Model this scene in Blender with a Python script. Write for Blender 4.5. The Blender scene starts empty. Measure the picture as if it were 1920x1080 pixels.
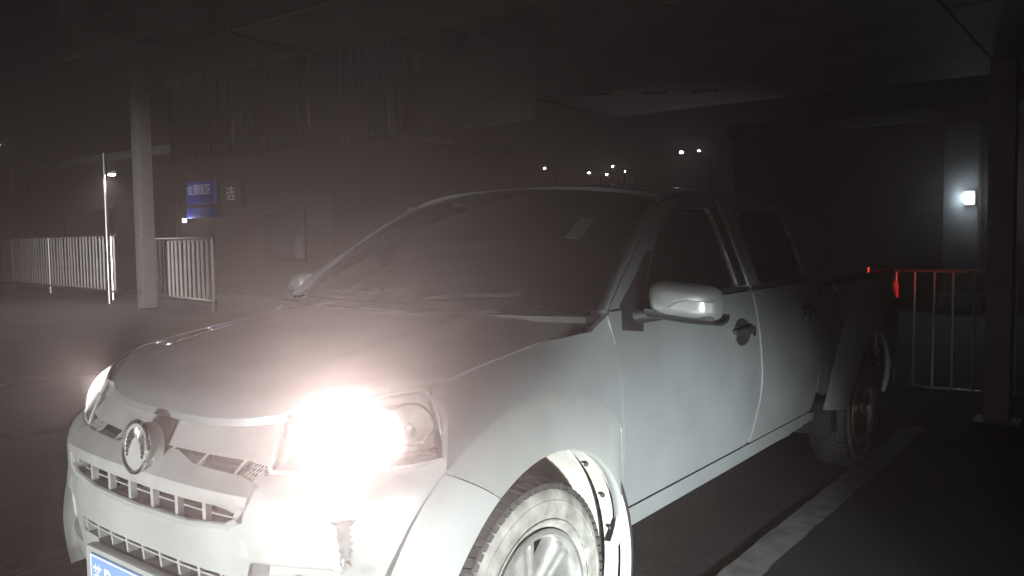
import bpy, bmesh, math, random
from mathutils import Vector, Matrix
random.seed(7)
R = math.radians
S = bpy.context.scene
COL = S.collection

# ------------------------------------------------------------------ camera
cam = bpy.data.cameras.new('camera')
cam.sensor_width = 36.0
cam.lens = 1533.0 * 36.0 / 1920.0
cam.clip_start = 0.05
cam.clip_end = 2000
camo = bpy.data.objects.new('camera', cam)
COL.objects.link(camo)
CAMP = Vector((2.173, -1.8275, 1.401))
yaw, pit, rol = R(37.88), R(3.44), R(-.72)
camo.matrix_world = (Matrix.Translation(CAMP) @ Matrix.Rotation(yaw, 4, 'Z')
                     @ Matrix.Rotation(R(90) - pit, 4, 'X') @ Matrix.Rotation(rol, 4, 'Z'))
S.camera = camo

# ------------------------------------------------------------------ world (night)
w = bpy.data.worlds.new('World')
S.world = w
w.use_nodes = True
wn = w.node_tree.nodes
wl = w.node_tree.links
bg = wn['Background']
sky = wn.new('ShaderNodeTexSky')
sky.sky_type = 'NISHITA'
sky.sun_disc = False
sky.sun_elevation = R(25)
sky.sun_rotation = R(200)
wl.new(sky.outputs['Color'], bg.inputs['Color'])
bg.inputs['Strength'].default_value = 0.00012

S.view_settings.view_transform = 'Standard'
S.view_settings.look = 'None'
S.view_settings.exposure = 0.0
S.view_settings.gamma = 1.0
S.render.engine = 'CYCLES'
S.cycles.use_denoising = True
S.cycles.max_bounces = 6
S.cycles.volume_bounces = 0
S.cycles.transparent_max_bounces = 12
S.cycles.sample_clamp_indirect = 4.0
S.cycles.caustics_reflective = False
S.cycles.caustics_refractive = False

# low beams of the car that faces the pickup, just behind the photographer
def spot(name, loc, target, power, cone, blend, col, rad=.06):
    l = bpy.data.lights.new(name, 'SPOT')
    l.energy = power
    l.spot_size = R(cone)
    l.spot_blend = blend
    l.color = col
    l.shadow_soft_size = rad
    o = bpy.data.objects.new(name, l)
    COL.objects.link(o)
    o.location = loc
    o.rotation_euler = (Vector(target) - Vector(loc)).to_track_quat('-Z', 'Y').to_euler()
    return o
spot('facing_car_headlight', (4.9, -3.2, .30), (.86, .55, -.05), 7600, 29.5, 1.0, (.93, 1, .99))
spot('facing_car_headlight', (1.2, -5.2, .30), (.10, -.7, .36), 2300, 27, 1.0, (.95, 1, .985))
spot('added_railing_beam', (-2.5, -7.0, .75), (-18.0, 8.1, .85), 10000, 25, 1.0, (1, .97, .94))  # unseen spot added to brighten the left railings

# ------------------------------------------------------------------ helpers
def tag(o, label=None, cat=None, group=None, kind=None):
    if label: o['label'] = label
    if cat: o['category'] = cat
    if group: o['group'] = group
    if kind: o['kind'] = kind
    return o

def empty(name, loc=(0, 0, 0), parent=None):
    o = bpy.data.objects.new(name, None)
    o.empty_display_size = .1
    COL.objects.link(o)
    o.location = loc
    if parent: o.parent = parent
    return o

def finish(name, bm, mat, parent=None, smooth=None, loc=None):
    bmesh.ops.recalc_face_normals(bm, faces=bm.faces[:]) if smooth != 'keep' else None
    me = bpy.data.meshes.new(name)
    bm.to_mesh(me)
    bm.free()
    if smooth:
        me.polygons.foreach_set('use_smooth', [True] * len(me.polygons))
        if smooth != 'keep':
            me.set_sharp_from_angle(angle=R(35 if smooth is True else smooth))
    if mat: me.materials.append(mat)
    o = bpy.data.objects.new(name, me)
    COL.objects.link(o)
    if parent: 
        o.parent = parent
        o.matrix_parent_inverse = parent_inv(parent)
    if loc: o.location = loc
    return o

def parent_inv(p):
    # children are modelled in world coordinates
    m = Matrix.Identity(4)
    q = p
    chain = []
    while q is not None:
        chain.append(q)
        q = q.parent
    t = Matrix.Identity(4)
    for q in reversed(chain):
        t = t @ (q.matrix_parent_inverse @ Matrix.LocRotScale(q.location, q.rotation_euler, q.scale) if q.parent else Matrix.LocRotScale(q.location, q.rotation_euler, q.scale))
    return t.inverted()

def box(bm, a, b, M=None):
    x0, y0, z0 = a
    x1, y1, z1 = b
    vs = [(x0, y0, z0), (x1, y0, z0), (x1, y1, z0), (x0, y1, z0), (x0, y0, z1), (x1, y0, z1), (x1, y1, z1), (x0, y1, z1)]
    vs = [bm.verts.new(M @ Vector(v) if M else v) for v in vs]
    for f in ((0, 3, 2, 1), (4, 5, 6, 7), (0, 1, 5, 4), (1, 2, 6, 5), (2, 3, 7, 6), (3, 0, 4, 7)):
        bm.faces.new([vs[i] for i in f])
    return vs

def bevbox(name, a, b, mat, parent=None, bev=.01, M=None, seg=2):
    bm = bmesh.new()
    box(bm, a, b, M)
    bmesh.ops.bevel(bm, geom=bm.edges[:], offset=bev, segments=seg, affect='EDGES', profile=.6)
    return finish(name, bm, mat, parent, True)

def tube(bm, pts, r, n=8, cap=True):
    pts = [Vector(p) for p in pts]
    rr = r if isinstance(r, (list, tuple)) else [r] * len(pts)
    rings = []
    for i, p in enumerate(pts):
        t = (pts[min(i + 1, len(pts) - 1)] - pts[max(i - 1, 0)]).normalized()
        a = Vector((0, 0, 1)) if abs(t.z) < .9 else Vector((1, 0, 0))
        u = t.cross(a).normalized()
        v = t.cross(u)
        rings.append([bm.verts.new(p + (u * math.cos(k * 2 * math.pi / n) + v * math.sin(k * 2 * math.pi / n)) * rr[i]) for k in range(n)])
    for a, b in zip(rings, rings[1:]):
        for k in range(n):
            bm.faces.new((a[k], a[(k + 1) % n], b[(k + 1) % n], b[k]))
    if cap:
        bm.faces.new(rings[0])
        bm.faces.new(rings[-1])

def grid(bm, f, nu, nv):
    vs = [[bm.verts.new(f(i / nu, j / nv)) for j in range(nv + 1)] for i in range(nu + 1)]
    for i in range(nu):
        for j in range(nv):
            bm.faces.new((vs[i][j], vs[i + 1][j], vs[i + 1][j + 1], vs[i][j + 1]))
    return vs

def thicken(bm, fn, sharp=True):
    """close an open sheet: fn(co) gives the inner copy of each vertex"""
    bm.verts.ensure_lookup_table()
    bnd = [e for e in bm.edges if e.is_boundary]
    vs = bm.verts[:]
    fs = bm.faces[:]
    inner = {v: bm.verts.new(fn(v)) for v in vs}
    for f in fs:
        try: bm.faces.new([inner[v] for v in reversed(f.verts)])
        except ValueError: pass
    for e in bnd:
        a, b = e.verts
        try: bm.faces.new((a, b, inner[b], inner[a]))
        except ValueError: pass
        if sharp: e.smooth = False

def poly2d(poly, holes=(), step=.06):
    """a filled, gridded polygon in the (u, v) plane (z = 0)"""
    bm = bmesh.new()
    for loop in (poly,) + tuple(holes):
        vs = [bm.verts.new((p[0], p[1], 0)) for p in loop]
        for i in range(len(vs)):
            bm.edges.new((vs[i], vs[(i + 1) % len(vs)]))
    if holes:
        bmesh.ops.triangle_fill(bm, use_beauty=True, edges=bm.edges[:])
    else:
        bmesh.ops.contextual_create(bm, geom=bm.edges[:])
    for ax in (0, 1):
        lo = min(v.co[ax] for v in bm.verts)
        hi = max(v.co[ax] for v in bm.verts)
        k = math.floor(lo / step) + 1
        while k * step < hi - 1e-4:
            n = Vector((1, 0, 0)) if ax == 0 else Vector((0, 1, 0))
            bmesh.ops.bisect_plane(bm, geom=bm.verts[:] + bm.edges[:] + bm.faces[:], dist=1e-5, plane_co=n * (k * step), plane_no=n)
            k += 1
    if holes:
        bmesh.ops.dissolve_limit(bm, angle_limit=.001, verts=[], edges=[])
    bmesh.ops.remove_doubles(bm, verts=bm.verts[:], dist=1e-5)
    return bm

def round_poly(pts, r, n=4):
    out = []
    m = len(pts)
    for i, p in enumerate(pts):
        p = Vector((p[0], p[1]))
        a = Vector(pts[i - 1][:2]) - p
        b = Vector(pts[(i + 1) % m][:2]) - p
        rr = min(r, a.length * .45, b.length * .45)
        A = p + a.normalized() * rr
        B = p + b.normalized() * rr
        for k in range(n + 1):
            t = k / n
            out.append(tuple(A * (1 - t) ** 2 + p * 2 * t * (1 - t) + B * t * t))
    return out

def panel(name, poly, fmap, mat, parent, holes=(), step=.06, thick=.02, mirror=False):
    """sheet panel: (u, v) polygon sent through fmap(u, v, depth)"""
    bm = poly2d(poly, holes, step)
    uv = {v: (v.co.x, v.co.y) for v in bm.verts}
    idx = {}
    for v in bm.verts[:]:
        idx[v] = uv[v]
    thicken(bm, lambda v: Vector((v.co.x, v.co.y, thick)))
    # small rounded edge: outer rim ring slightly sunk
    for v in bm.verts:
        p = fmap(v.co.x, v.co.y, v.co.z)
        v.co = Vector((-p[0], p[1], p[2])) if mirror else Vector(p)
    return finish(name, bm, mat, parent, True)

def spline(xs, ys):
    """smooth interpolation through control points"""
    n = len(xs)
    m = []
    for i in range(n):
        a, b = max(i - 1, 0), min(i + 1, n - 1)
        m.append((ys[b] - ys[a]) / (xs[b] - xs[a]))
    def f(x):
        if x <= xs[0]: return ys[0] + m[0] * (x - xs[0])
        if x >= xs[-1]: return ys[-1] + m[-1] * (x - xs[-1])
        for i in range(n - 1):
            if x <= xs[i + 1]: break
        h = xs[i + 1] - xs[i]
        t = (x - xs[i]) / h
        return (2*t**3 - 3*t*t + 1) * ys[i] + (t**3 - 2*t*t + t) * h * m[i] + (-2*t**3 + 3*t*t) * ys[i+1] + (t**3 - t*t) * h * m[i+1]
    return f

def lathe(bm, prof, n, M, close=False):
    """prof: (axial, radius) pairs turned round local X axis"""
    rings = []
    for k in range(n):
        a = 2 * math.pi * k / n
        rings.append([bm.verts.new(M @ Vector((ax, r * math.cos(a), r * math.sin(a)))) for ax, r in prof])
    m = len(prof)
    for k in range(n):
        A, B = rings[k], rings[(k + 1) % n]
        for j in range(m if close else m - 1):
            bm.faces.new((A[j], A[(j + 1) % m], B[(j + 1) % m], B[j]))

# ------------------------------------------------------------------ materials
def mat(name, col, rough=.5, metal=0., coat=0., spec=.5, emit=None, es=0., noise=None, bump=None, rnoise=None):
    m = bpy.data.materials.new(name)
    m.use_nodes = True
    nt = m.node_tree
    b = nt.nodes['Principled BSDF']
    b.inputs['Base Color'].default_value = (*col, 1)
    b.inputs['Roughness'].default_value = rough
    b.inputs['Metallic'].default_value = metal
    b.inputs['Coat Weight'].default_value = coat
    b.inputs['Coat Roughness'].default_value = .04
    b.inputs['Specular IOR Level'].default_value = spec
    if emit:
        b.inputs['Emission Color'].default_value = (*emit, 1)
        b.inputs['Emission Strength'].default_value = es
    tc = nt.nodes.new('ShaderNodeTexCoord')
    if noise:                                    # (scale, second colour, low, high, detail)
        n = nt.nodes.new('ShaderNodeTexNoise')
        n.inputs['Scale'].default_value = noise[0]
        n.inputs['Detail'].default_value = noise[4] if len(noise) > 4 else 6
        nt.links.new(tc.outputs['Object'], n.inputs['Vector'])
        rp = nt.nodes.new('ShaderNodeValToRGB')
        rp.color_ramp.elements[0].position = noise[2]
        rp.color_ramp.elements[1].position = noise[3]
        rp.color_ramp.elements[0].color = (*col, 1)
        rp.color_ramp.elements[1].color = (*noise[1], 1)
        nt.links.new(n.outputs['Fac'], rp.inputs['Fac'])
        nt.links.new(rp.outputs['Color'], b.inputs['Base Color'])
    if rnoise:
        n2 = nt.nodes.new('ShaderNodeTexNoise')
        n2.inputs['Scale'].default_value = rnoise[0]
        n2.inputs['Detail'].default_value = 8
        nt.links.new(tc.outputs['Object'], n2.inputs['Vector'])
        mr = nt.nodes.new('ShaderNodeMapRange')
        mr.inputs['To Min'].default_value = rnoise[1]
        mr.inputs['To Max'].default_value = rnoise[2]
        nt.links.new(n2.outputs['Fac'], mr.inputs['Value'])
        nt.links.new(mr.outputs['Result'], b.inputs['Roughness'])
    if bump:                                     # (scale, strength, distance)
        n3 = nt.nodes.new('ShaderNodeTexNoise')
        n3.inputs['Scale'].default_value = bump[0]
        n3.inputs['Detail'].default_value = 6
        nt.links.new(tc.outputs['Object'], n3.inputs['Vector'])
        bu = nt.nodes.new('ShaderNodeBump')
        bu.inputs['Strength'].default_value = bump[1]
        bu.inputs['Distance'].default_value = bump[2]
        nt.links.new(n3.outputs['Fac'], bu.inputs['Height'])
        nt.links.new(bu.outputs['Normal'], b.inputs['Normal'])
    return m

PAINT = mat('silver_paint', (.43, .46, .475), .34, .68, 1.0, noise=(1.7, (.30, .315, .31), .36, .70, 12), rnoise=(3, .26, .55), bump=(2.2, .06, .02))
FLARE = mat('silver_flare_paint', (.38, .395, .39), .45, .5, .25, noise=(5.0, (.32, .33, .31), .35, .75), rnoise=(5, .38, .58))
BUMP = mat('silver_bumper_plastic', (.41, .425, .42), .42, .35, .4, noise=(5.0, (.33, .335, .32), .36, .75, 10), rnoise=(6, .34, .5))
CHROME = mat('dull_chrome', (.62, .62, .60), .22, 1.0, noise=(9, (.5, .5, .48), .4, .8), rnoise=(14, .16, .36))
GRILLE = mat('satin_grille_silver', (.50, .50, .49), .38, .55, noise=(14, (.42, .41, .39), .4, .8), bump=(60, .15, .002))
BLACK = mat('black_plastic', (.018, .018, .019), .5, bump=(150, .2, .001))
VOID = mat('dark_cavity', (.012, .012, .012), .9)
RUB = mat('tyre_rubber', (.022, .022, .022), .75, noise=(22, (.05, .047, .04), .45, .8), bump=(120, .25, .002))
SIDEW = mat('dusty_sidewall', (.085, .084, .076), .85, noise=(16, (.23, .226, .205), .32, .68, 12), bump=(70, .3, .002))
ALLOY = mat('alloy_rim', (.42, .42, .41), .36, .75, noise=(18, (.30, .29, .26), .42, .75))
LINER = mat('splashed_wheel_liner', (.46, .455, .42), .7, noise=(7, (.36, .34, .28), .4, .75))
SEAM = mat('panel_seam_dark', (.02, .02, .02), .9)  # near-black, for the inner panel behind the door gaps
DARKIN = mat('cabin_trim', (.02, .019, .018), .85, noise=(30, (.03, .028, .027), .4, .7))
ASPH = mat('asphalt', (.046, .045, .043), .85, noise=(2.2, (.064, .062, .058), .35, .7, 12), bump=(160, .55, .006), rnoise=(3, .7, .95))
def asphalt_detail(m):
    nt = m.node_tree
    b = nt.nodes['Principled BSDF']
    src = b.inputs['Base Color'].links[0].from_socket
    tc = nt.nodes.new('ShaderNodeTexCoord')
    vo = nt.nodes.new('ShaderNodeTexVoronoi')          # stone chips
    vo.inputs['Scale'].default_value = 75
    nt.links.new(tc.outputs['Object'], vo.inputs['Vector'])
    bw = nt.nodes.new('ShaderNodeRGBToBW')
    nt.links.new(vo.outputs['Color'], bw.inputs[0])
    r1 = nt.nodes.new('ShaderNodeMapRange')
    r1.inputs['To Min'].default_value = .55
    r1.inputs['To Max'].default_value = 1.5
    nt.links.new(bw.outputs[0], r1.inputs['Value'])
    n = nt.nodes.new('ShaderNodeTexNoise')             # oil and tyre stains
    n.inputs['Scale'].default_value = .9
    n.inputs['Detail'].default_value = 7
    n.inputs['Distortion'].default_value = .6
    nt.links.new(tc.outputs['Object'], n.inputs['Vector'])
    r2 = nt.nodes.new('ShaderNodeMapRange')
    r2.inputs['From Min'].default_value = .36
    r2.inputs['From Max'].default_value = .58
    r2.inputs['To Min'].default_value = .55
    r2.inputs['To Max'].default_value = 1.15
    nt.links.new(n.outputs['Fac'], r2.inputs['Value'])
    mu = nt.nodes.new('ShaderNodeMath')
    mu.operation = 'MULTIPLY'
    nt.links.new(r1.outputs[0], mu.inputs[0])
    nt.links.new(r2.outputs[0], mu.inputs[1])
    vm = nt.nodes.new('ShaderNodeVectorMath')
    vm.operation = 'SCALE'
    nt.links.new(src, vm.inputs[0])
    nt.links.new(mu.outputs[0], vm.inputs['Scale'])
    nt.links.new(vm.outputs[0], b.inputs['Base Color'])
asphalt_detail(ASPH)
LINE = mat('worn_white_paint', (.38, .38, .365), .75, noise=(9, (.20, .197, .19), .42, .72, 10), bump=(160, .4, .003))
WBAR = mat('white_painted_bar', (.78, .77, .75), .35, 0, noise=(3, (.60, .59, .57), .4, .75))
STEEL = mat('stainless_rail', (.62, .61, .60), .30, 1.0, rnoise=(25, .22, .42))
POSTM = mat('pale_canopy_post', (.62, .60, .59), .55, noise=(4, (.48, .465, .455), .4, .75), bump=(30, .1, .004))
GREYP = mat('grey_painted_post', (.34, .335, .33), .55, noise=(4, (.26, .255, .25), .4, .75), bump=(30, .1, .004))
SOFFIT = mat('canopy_soffit', (.80, .795, .78), .6, noise=(1.3, (.62, .615, .60), .4, .7, 9), bump=(6, .2, .02))
FASC = mat('canopy_fascia', (.30, .29, .28), .6, noise=(2, (.22, .215, .21), .4, .7))
NOTICE = mat('notice_board_face', (.30, .29, .30), .6, noise=(2, (.20, .195, .20), .4, .7))
RIBS = mat('blue_grey_ribbed_sheet', (.20, .20, .30), .5, noise=(3, (.15, .15, .24), .4, .7))
INK = mat('dark_print', (.12, .115, .12), .7)
BLUES = mat('blue_sign_face', (.035, .05, .42), .5, emit=(.12, .13, .70), es=.045)
SIGNW = mat('white_sign_letters', (.7, .7, .75), .5, emit=(.8, .75, 1.0), es=.16)
SIGNG = mat('grey_sign_letters', (.6, .6, .6), .5, emit=(.9, .9, .9), es=.05)
WALLB = mat('dark_brick_wall', (.07, .036, .03), .9, noise=(3, (.05, .03, .026), .4, .7))
WALLG = mat('grey_render_wall', (.20, .21, .23), .85, noise=(2, (.15, .155, .17), .4, .7))
GLASSD = mat('dark_window', (.012, .013, .016), .08, spec=.6)
LAMPW = mat('lamp_glow', (.9, .95, 1), .5, emit=(.80, .97, 1.0), es=60)
DOT = mat('distant_lamp_glow', (.9, .9, .9), .5, emit=(.95, .97, 1.0), es=70)
BULB = mat('headlight_bulb_glow', (1, 1, 1), .4, emit=(1, .96, .90), es=60)
TAILE = mat('lit_tail_lamp', (.5, .01, .01), .25, emit=(1, .03, .02), es=.3)
RBOWL = mat('satin_reflector', (.75, .74, .72), .42, .6)
REFLECT = mat('headlight_reflector', (.82, .82, .80), .14, 1.0, rnoise=(30, .1, .25))
PLATEB = mat('blue_plate', (.16, .25, .50), .4)
PLATEW = mat('plate_white', (.75, .76, .78), .5)
STICK = mat('pale_sticker', (.20, .185, .175), .7)
AMBER = mat('clear_indicator_lens', (.62, .64, .64), .15, .2, .6)

def glassy(name, tint, gl, transl=0., rough=.02):
    m = bpy.data.materials.new(name)
    m.use_nodes = True
    nt = m.node_tree
    nt.nodes.remove(nt.nodes['Principled BSDF'])
    out = nt.nodes['Material Output']
    tr = nt.nodes.new('ShaderNodeBsdfTransparent')
    tr.inputs[0].default_value = (*tint, 1)
    g = nt.nodes.new('ShaderNodeBsdfGlossy')
    g.inputs['Roughness'].default_value = rough
    fr = nt.nodes.new('ShaderNodeFresnel')
    fr.inputs['IOR'].default_value = 1.5
    mx = nt.nodes.new('ShaderNodeMixShader')
    mul = nt.nodes.new('ShaderNodeMath')
    mul.operation = 'MULTIPLY'
    mul.inputs[1].default_value = gl
    nt.links.new(fr.outputs[0], mul.inputs[0])
    nt.links.new(mul.outputs[0], mx.inputs[0])
    src = tr.outputs[0]
    if transl:
        t2 = nt.nodes.new('ShaderNodeBsdfTranslucent')
        t2.inputs[0].default_value = (1, .97, .93, 1)
        m2 = nt.nodes.new('ShaderNodeMixShader')
        m2.inputs[0].default_value = transl
        nt.links.new(tr.outputs[0], m2.inputs[1])
        nt.links.new(t2.outputs[0], m2.inputs[2])
        src = m2.outputs[0]
    nt.links.new(src, mx.inputs[1])
    nt.links.new(g.outputs[0], mx.inputs[2])
    nt.links.new(mx.outputs[0], out.inputs['Surface'])
    return m
TINT = glassy('tinted_window_glass', (.10, .10, .11), .9)
SHIELD = glassy('windshield_glass', (.16, .16, .17), .9)
LENS = glassy('headlight_lens', (.96, .96, .96), .8, .05)

# ------------------------------------------------------------------ ground
bm = bmesh.new()
grid(bm, lambda a, b: Vector((-300 + 600 * a, -300 + 600 * b, 0)), 6, 6)
tag(finish('ground', bm, ASPH), kind='structure')
def marking(x0, x1, y0, y1):
    bm = bmesh.new()
    n = int((y1 - y0) / .08)
    L = [x0 + random.uniform(-.006, .006) for _ in range(n + 1)]
    Rr = [x1 + random.uniform(-.006, .006) for _ in range(n + 1)]
    for i in range(n):
        ya, yb = y0 + (y1 - y0) * i / n, y0 + (y1 - y0) * (i + 1) / n
        bm.faces.new([bm.verts.new(p) for p in ((L[i], ya, .004), (Rr[i], ya, .004), (Rr[i+1], yb, .004), (L[i+1], yb, .004))])
    bmesh.ops.remove_doubles(bm, verts=bm.verts[:], dist=1e-5)
    return tag(finish('parking_line', bm, LINE), kind='structure')
for x in (.80, -1.74, -4.36, -6.9, 3.4):
    marking(x, x + .15, -.9, 4.6)

# ------------------------------------------------------------------ pickup truck
TR = empty('pickup_truck', (0, 1.3, 0))
tag(TR, 'silver double cab pickup truck parked nose forward with its headlights on', 'pickup truck')

AX0, AX1, HZ, TYR = 0.0, 3.32, .355, .355
Tz = spline([-.66, -.55, -.41, -.2, 0, .25, .5], [.940, .993, 1.042, 1.085, 1.115, 1.15, 1.175])
Z0 = .84
def sec(z, y):
    if z <= Z0: return 1.0
    t = min((z - Z0) / (Tz(y) - Z0), .985)
    return (1 - t ** 4) ** .25
wside = spline([.36, .46, .56, .68, .80, .95, 1.06, 1.165, 1.25], [.80, .832, .849, .858, .86, .853, .840, .818, .80])
def taper(y):
    return -.028 * (min(y, 0) / .42) ** 2 if y < 0 else (-.008 * ((y - 2.4) / 1.7) ** 2 if y > 2.4 else 0)
def XS(y, z, d=0):
    return (wside(z) + taper(y) - d, y, z)
def XF(y, z, d=0):                                 # front wing: side that rolls over to the bonnet
    k = max(0, min(1, (y - .10) / .33))            # towards the door it becomes the door surface
    k = k * k * (3 - 2 * k)
    a = .86 * sec(z, y)
    b = wside(z)
    x = min(a, b + .02) * (1 - k) + b * k
    return (x + taper(y) - d, y, z - .3 * d * (1 - k) * (1 if z > 1 else 0))
def XG(y, z, d=0):                                 # greenhouse
    t = (z - 1.165) / .40
    return (.812 - .145 * max(t, 0) ** 1.15 - d, y, z - d * .3)

# plan curve of the nose
PA, PB, PN, PY = .85, .50, 2.9, -.215
pts = []
for k in range(401):
    t = math.pi / 2 * k / 400
    pts.append((PA * math.sin(t) ** (2 / PN), PY - PB * math.cos(t) ** (2 / PN) if t < math.pi / 2 - 1e-9 else PY))
arc = [0]
for a, b in zip(pts, pts[1:]): arc.append(arc[-1] + math.hypot(b[0] - a[0], b[1] - a[1]))
def plan(u):
    s = 1 if u >= 0 else -1
    u = abs(u)
    lo, hi = 0, 400
    if u >= arc[-1]: return s * PA, PY + (u - arc[-1])
    while hi - lo > 1:
        m = (lo + hi) // 2
        if arc[m] <= u: lo = m
        else: hi = m
    t = (u - arc[lo]) / max(arc[hi] - arc[lo], 1e-9)
    return s * (pts[lo][0] + (pts[hi][0] - pts[lo][0]) * t), pts[lo][1] + (pts[hi][1] - pts[lo][1]) * t
def u_of_x(x):
    for k in range(400):
        if pts[k + 1][0] >= x: return arc[k]
    return arc[-1]
def u_of_y(y):
    for k in range(400):
        if pts[k + 1][1] >= y: return arc[k]
    return arc[-1] + y - PY
setb = spline([.30, .42, .56, .66, .74, .80, .815, .85, .90, .955, 1.03], [.07, .025, .0, .002, .0, .010, .030, .075, .095, .12, .19])
def FM(u, z, d=0):
    x, y = plan(u)
    nx, ny = plan(u + .01)
    px, py = plan(u - .01)
    tx, ty = nx - px, ny - py
    L = math.hypot(tx, ty)
    n = Vector((ty / L, -tx / L))                 # outward
    f = max(0, min(1, -n.y))
    y2 = y + setb(z) * (.25 + .75 * f)
    x2 = x * (sec(z, y2) if z > Z0 else 1)
    return (x2 - n.x * d, y2 - n.y * d, z)
def FMn(u, z):
    p = Vector(FM(u, z))
    a = Vector(FM(u + .02, z)) - Vector(FM(u - .02, z))
    b = Vector(FM(u, z + .02)) - Vector(FM(u, z - .02))
    return p, a.normalized(), b.normalized(), a.cross(b).normalized()   # right, up, outward
def FMM(u, z, off=0):
    p, a, b, n = FMn(u, z)
    b = n.cross(a)
    M = Matrix((a, b, n)).transposed().to_4x4()
    return Matrix.Translation(p + n * off) @ M

UH0, UH1 = u_of_x(.475), u_of_y(-.40)              # headlight from grille to wing
UE = u_of_y(-.36)

# ---- bonnet
def hood_yf(x): return -.625 + .335 * abs(x / .735) ** 3.2
def hood_z(x, y): return Z0 + (Tz(y) - Z0) * (1 - (abs(x) / .875) ** 4) ** .25
def hood(u, v):
    x = (-1 + 2 * u) * (.735)
    yf = hood_yf(x)
    yb = .252 + .15 * (x / .765) ** 2
    y = yf + (yb - yf) * v
    zz = Z0 + (Tz(y) - Z0) * (1 - (abs(x) / .875) ** 4) ** .25
    zz += .010 * math.exp(-((abs(x) - .42) / .06) ** 2) * min(1, v * 3)      # pressed ridges
    if v < .07: zz -= .026 * (1 - v / .07) ** 2
    return Vector((x, y, zz))
bm = bmesh.new()
grid(bm, hood, 48, 36)
thicken(bm, lambda v: v.co - Vector((0, 0, .02)))
finish('bonnet', bm, PAINT, TR, True)

# ---- front wings, flares, doors, bed sides: both sides
def arcpts(cy, r, a0, a1, n=16):
    return [(cy + r(a) * math.cos(a) if callable(r) else cy + r * math.cos(a), HZ + (r(a) if callable(r) else r) * math.sin(a)) for a in (a0 + (a1 - a0) * k / n for k in range(n + 1))]
def seamz(y):
    return Z0 + (Tz(y) - Z0) * (1 - (.742 / .875) ** 4) ** .25
def ro_front(a):
    r = .615
    c = math.cos(a)
    if c > 0: r = min(r, .425 / c if c > .01 else 9)
    return r
def flare(name, cy, rin, rout, a0, a1, proud, mirror, m=FLARE, n=40, sk0=0, sk1=0):
    bm = bmesh.new()
    sg = -1 if mirror else 1
    def f(i, j):
        a = a0 + (a1 - a0) * i + (sk0 * (1 - i) + sk1 * i) * j
        r = rin + (rout(a) - rin) * j
        y, z = cy + r * math.cos(a), HZ + r * math.sin(a)
        t = 1 - j
        pr = proud(a) * (t * t * (3 - 2 * t)) ** .6
        if j > .999: pr = -.003
        x = XS(y, min(z, 1.1))[0] if cy > 1 else min(XF(y, z)[0], XS(y, z)[0] + .003)
        return Vector((sg * (x + pr), y, z))
    vs = grid(bm, f, n, 10)
    # lip turned into the arch
    lip = []
    for i in range(n + 1):
        a = a0 + (a1 - a0) * i / n
        v = vs[i][0]
        q = [v]
        for dx, dr in ((.008, -.006), (.022, -.004), (.034, .0)):
            r = rin + dr
            q.append(bm.verts.new((v.co.x - sg * dx, cy + r * math.cos(a), HZ + r * math.sin(a))))
        lip.append(q)
    for i in range(n):
        for j in range(3):
            bm.faces.new((lip[i][j], lip[i][j+1], lip[i+1][j+1], lip[i+1][j]))
    return finish(name, bm, m, TR, 50)

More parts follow.
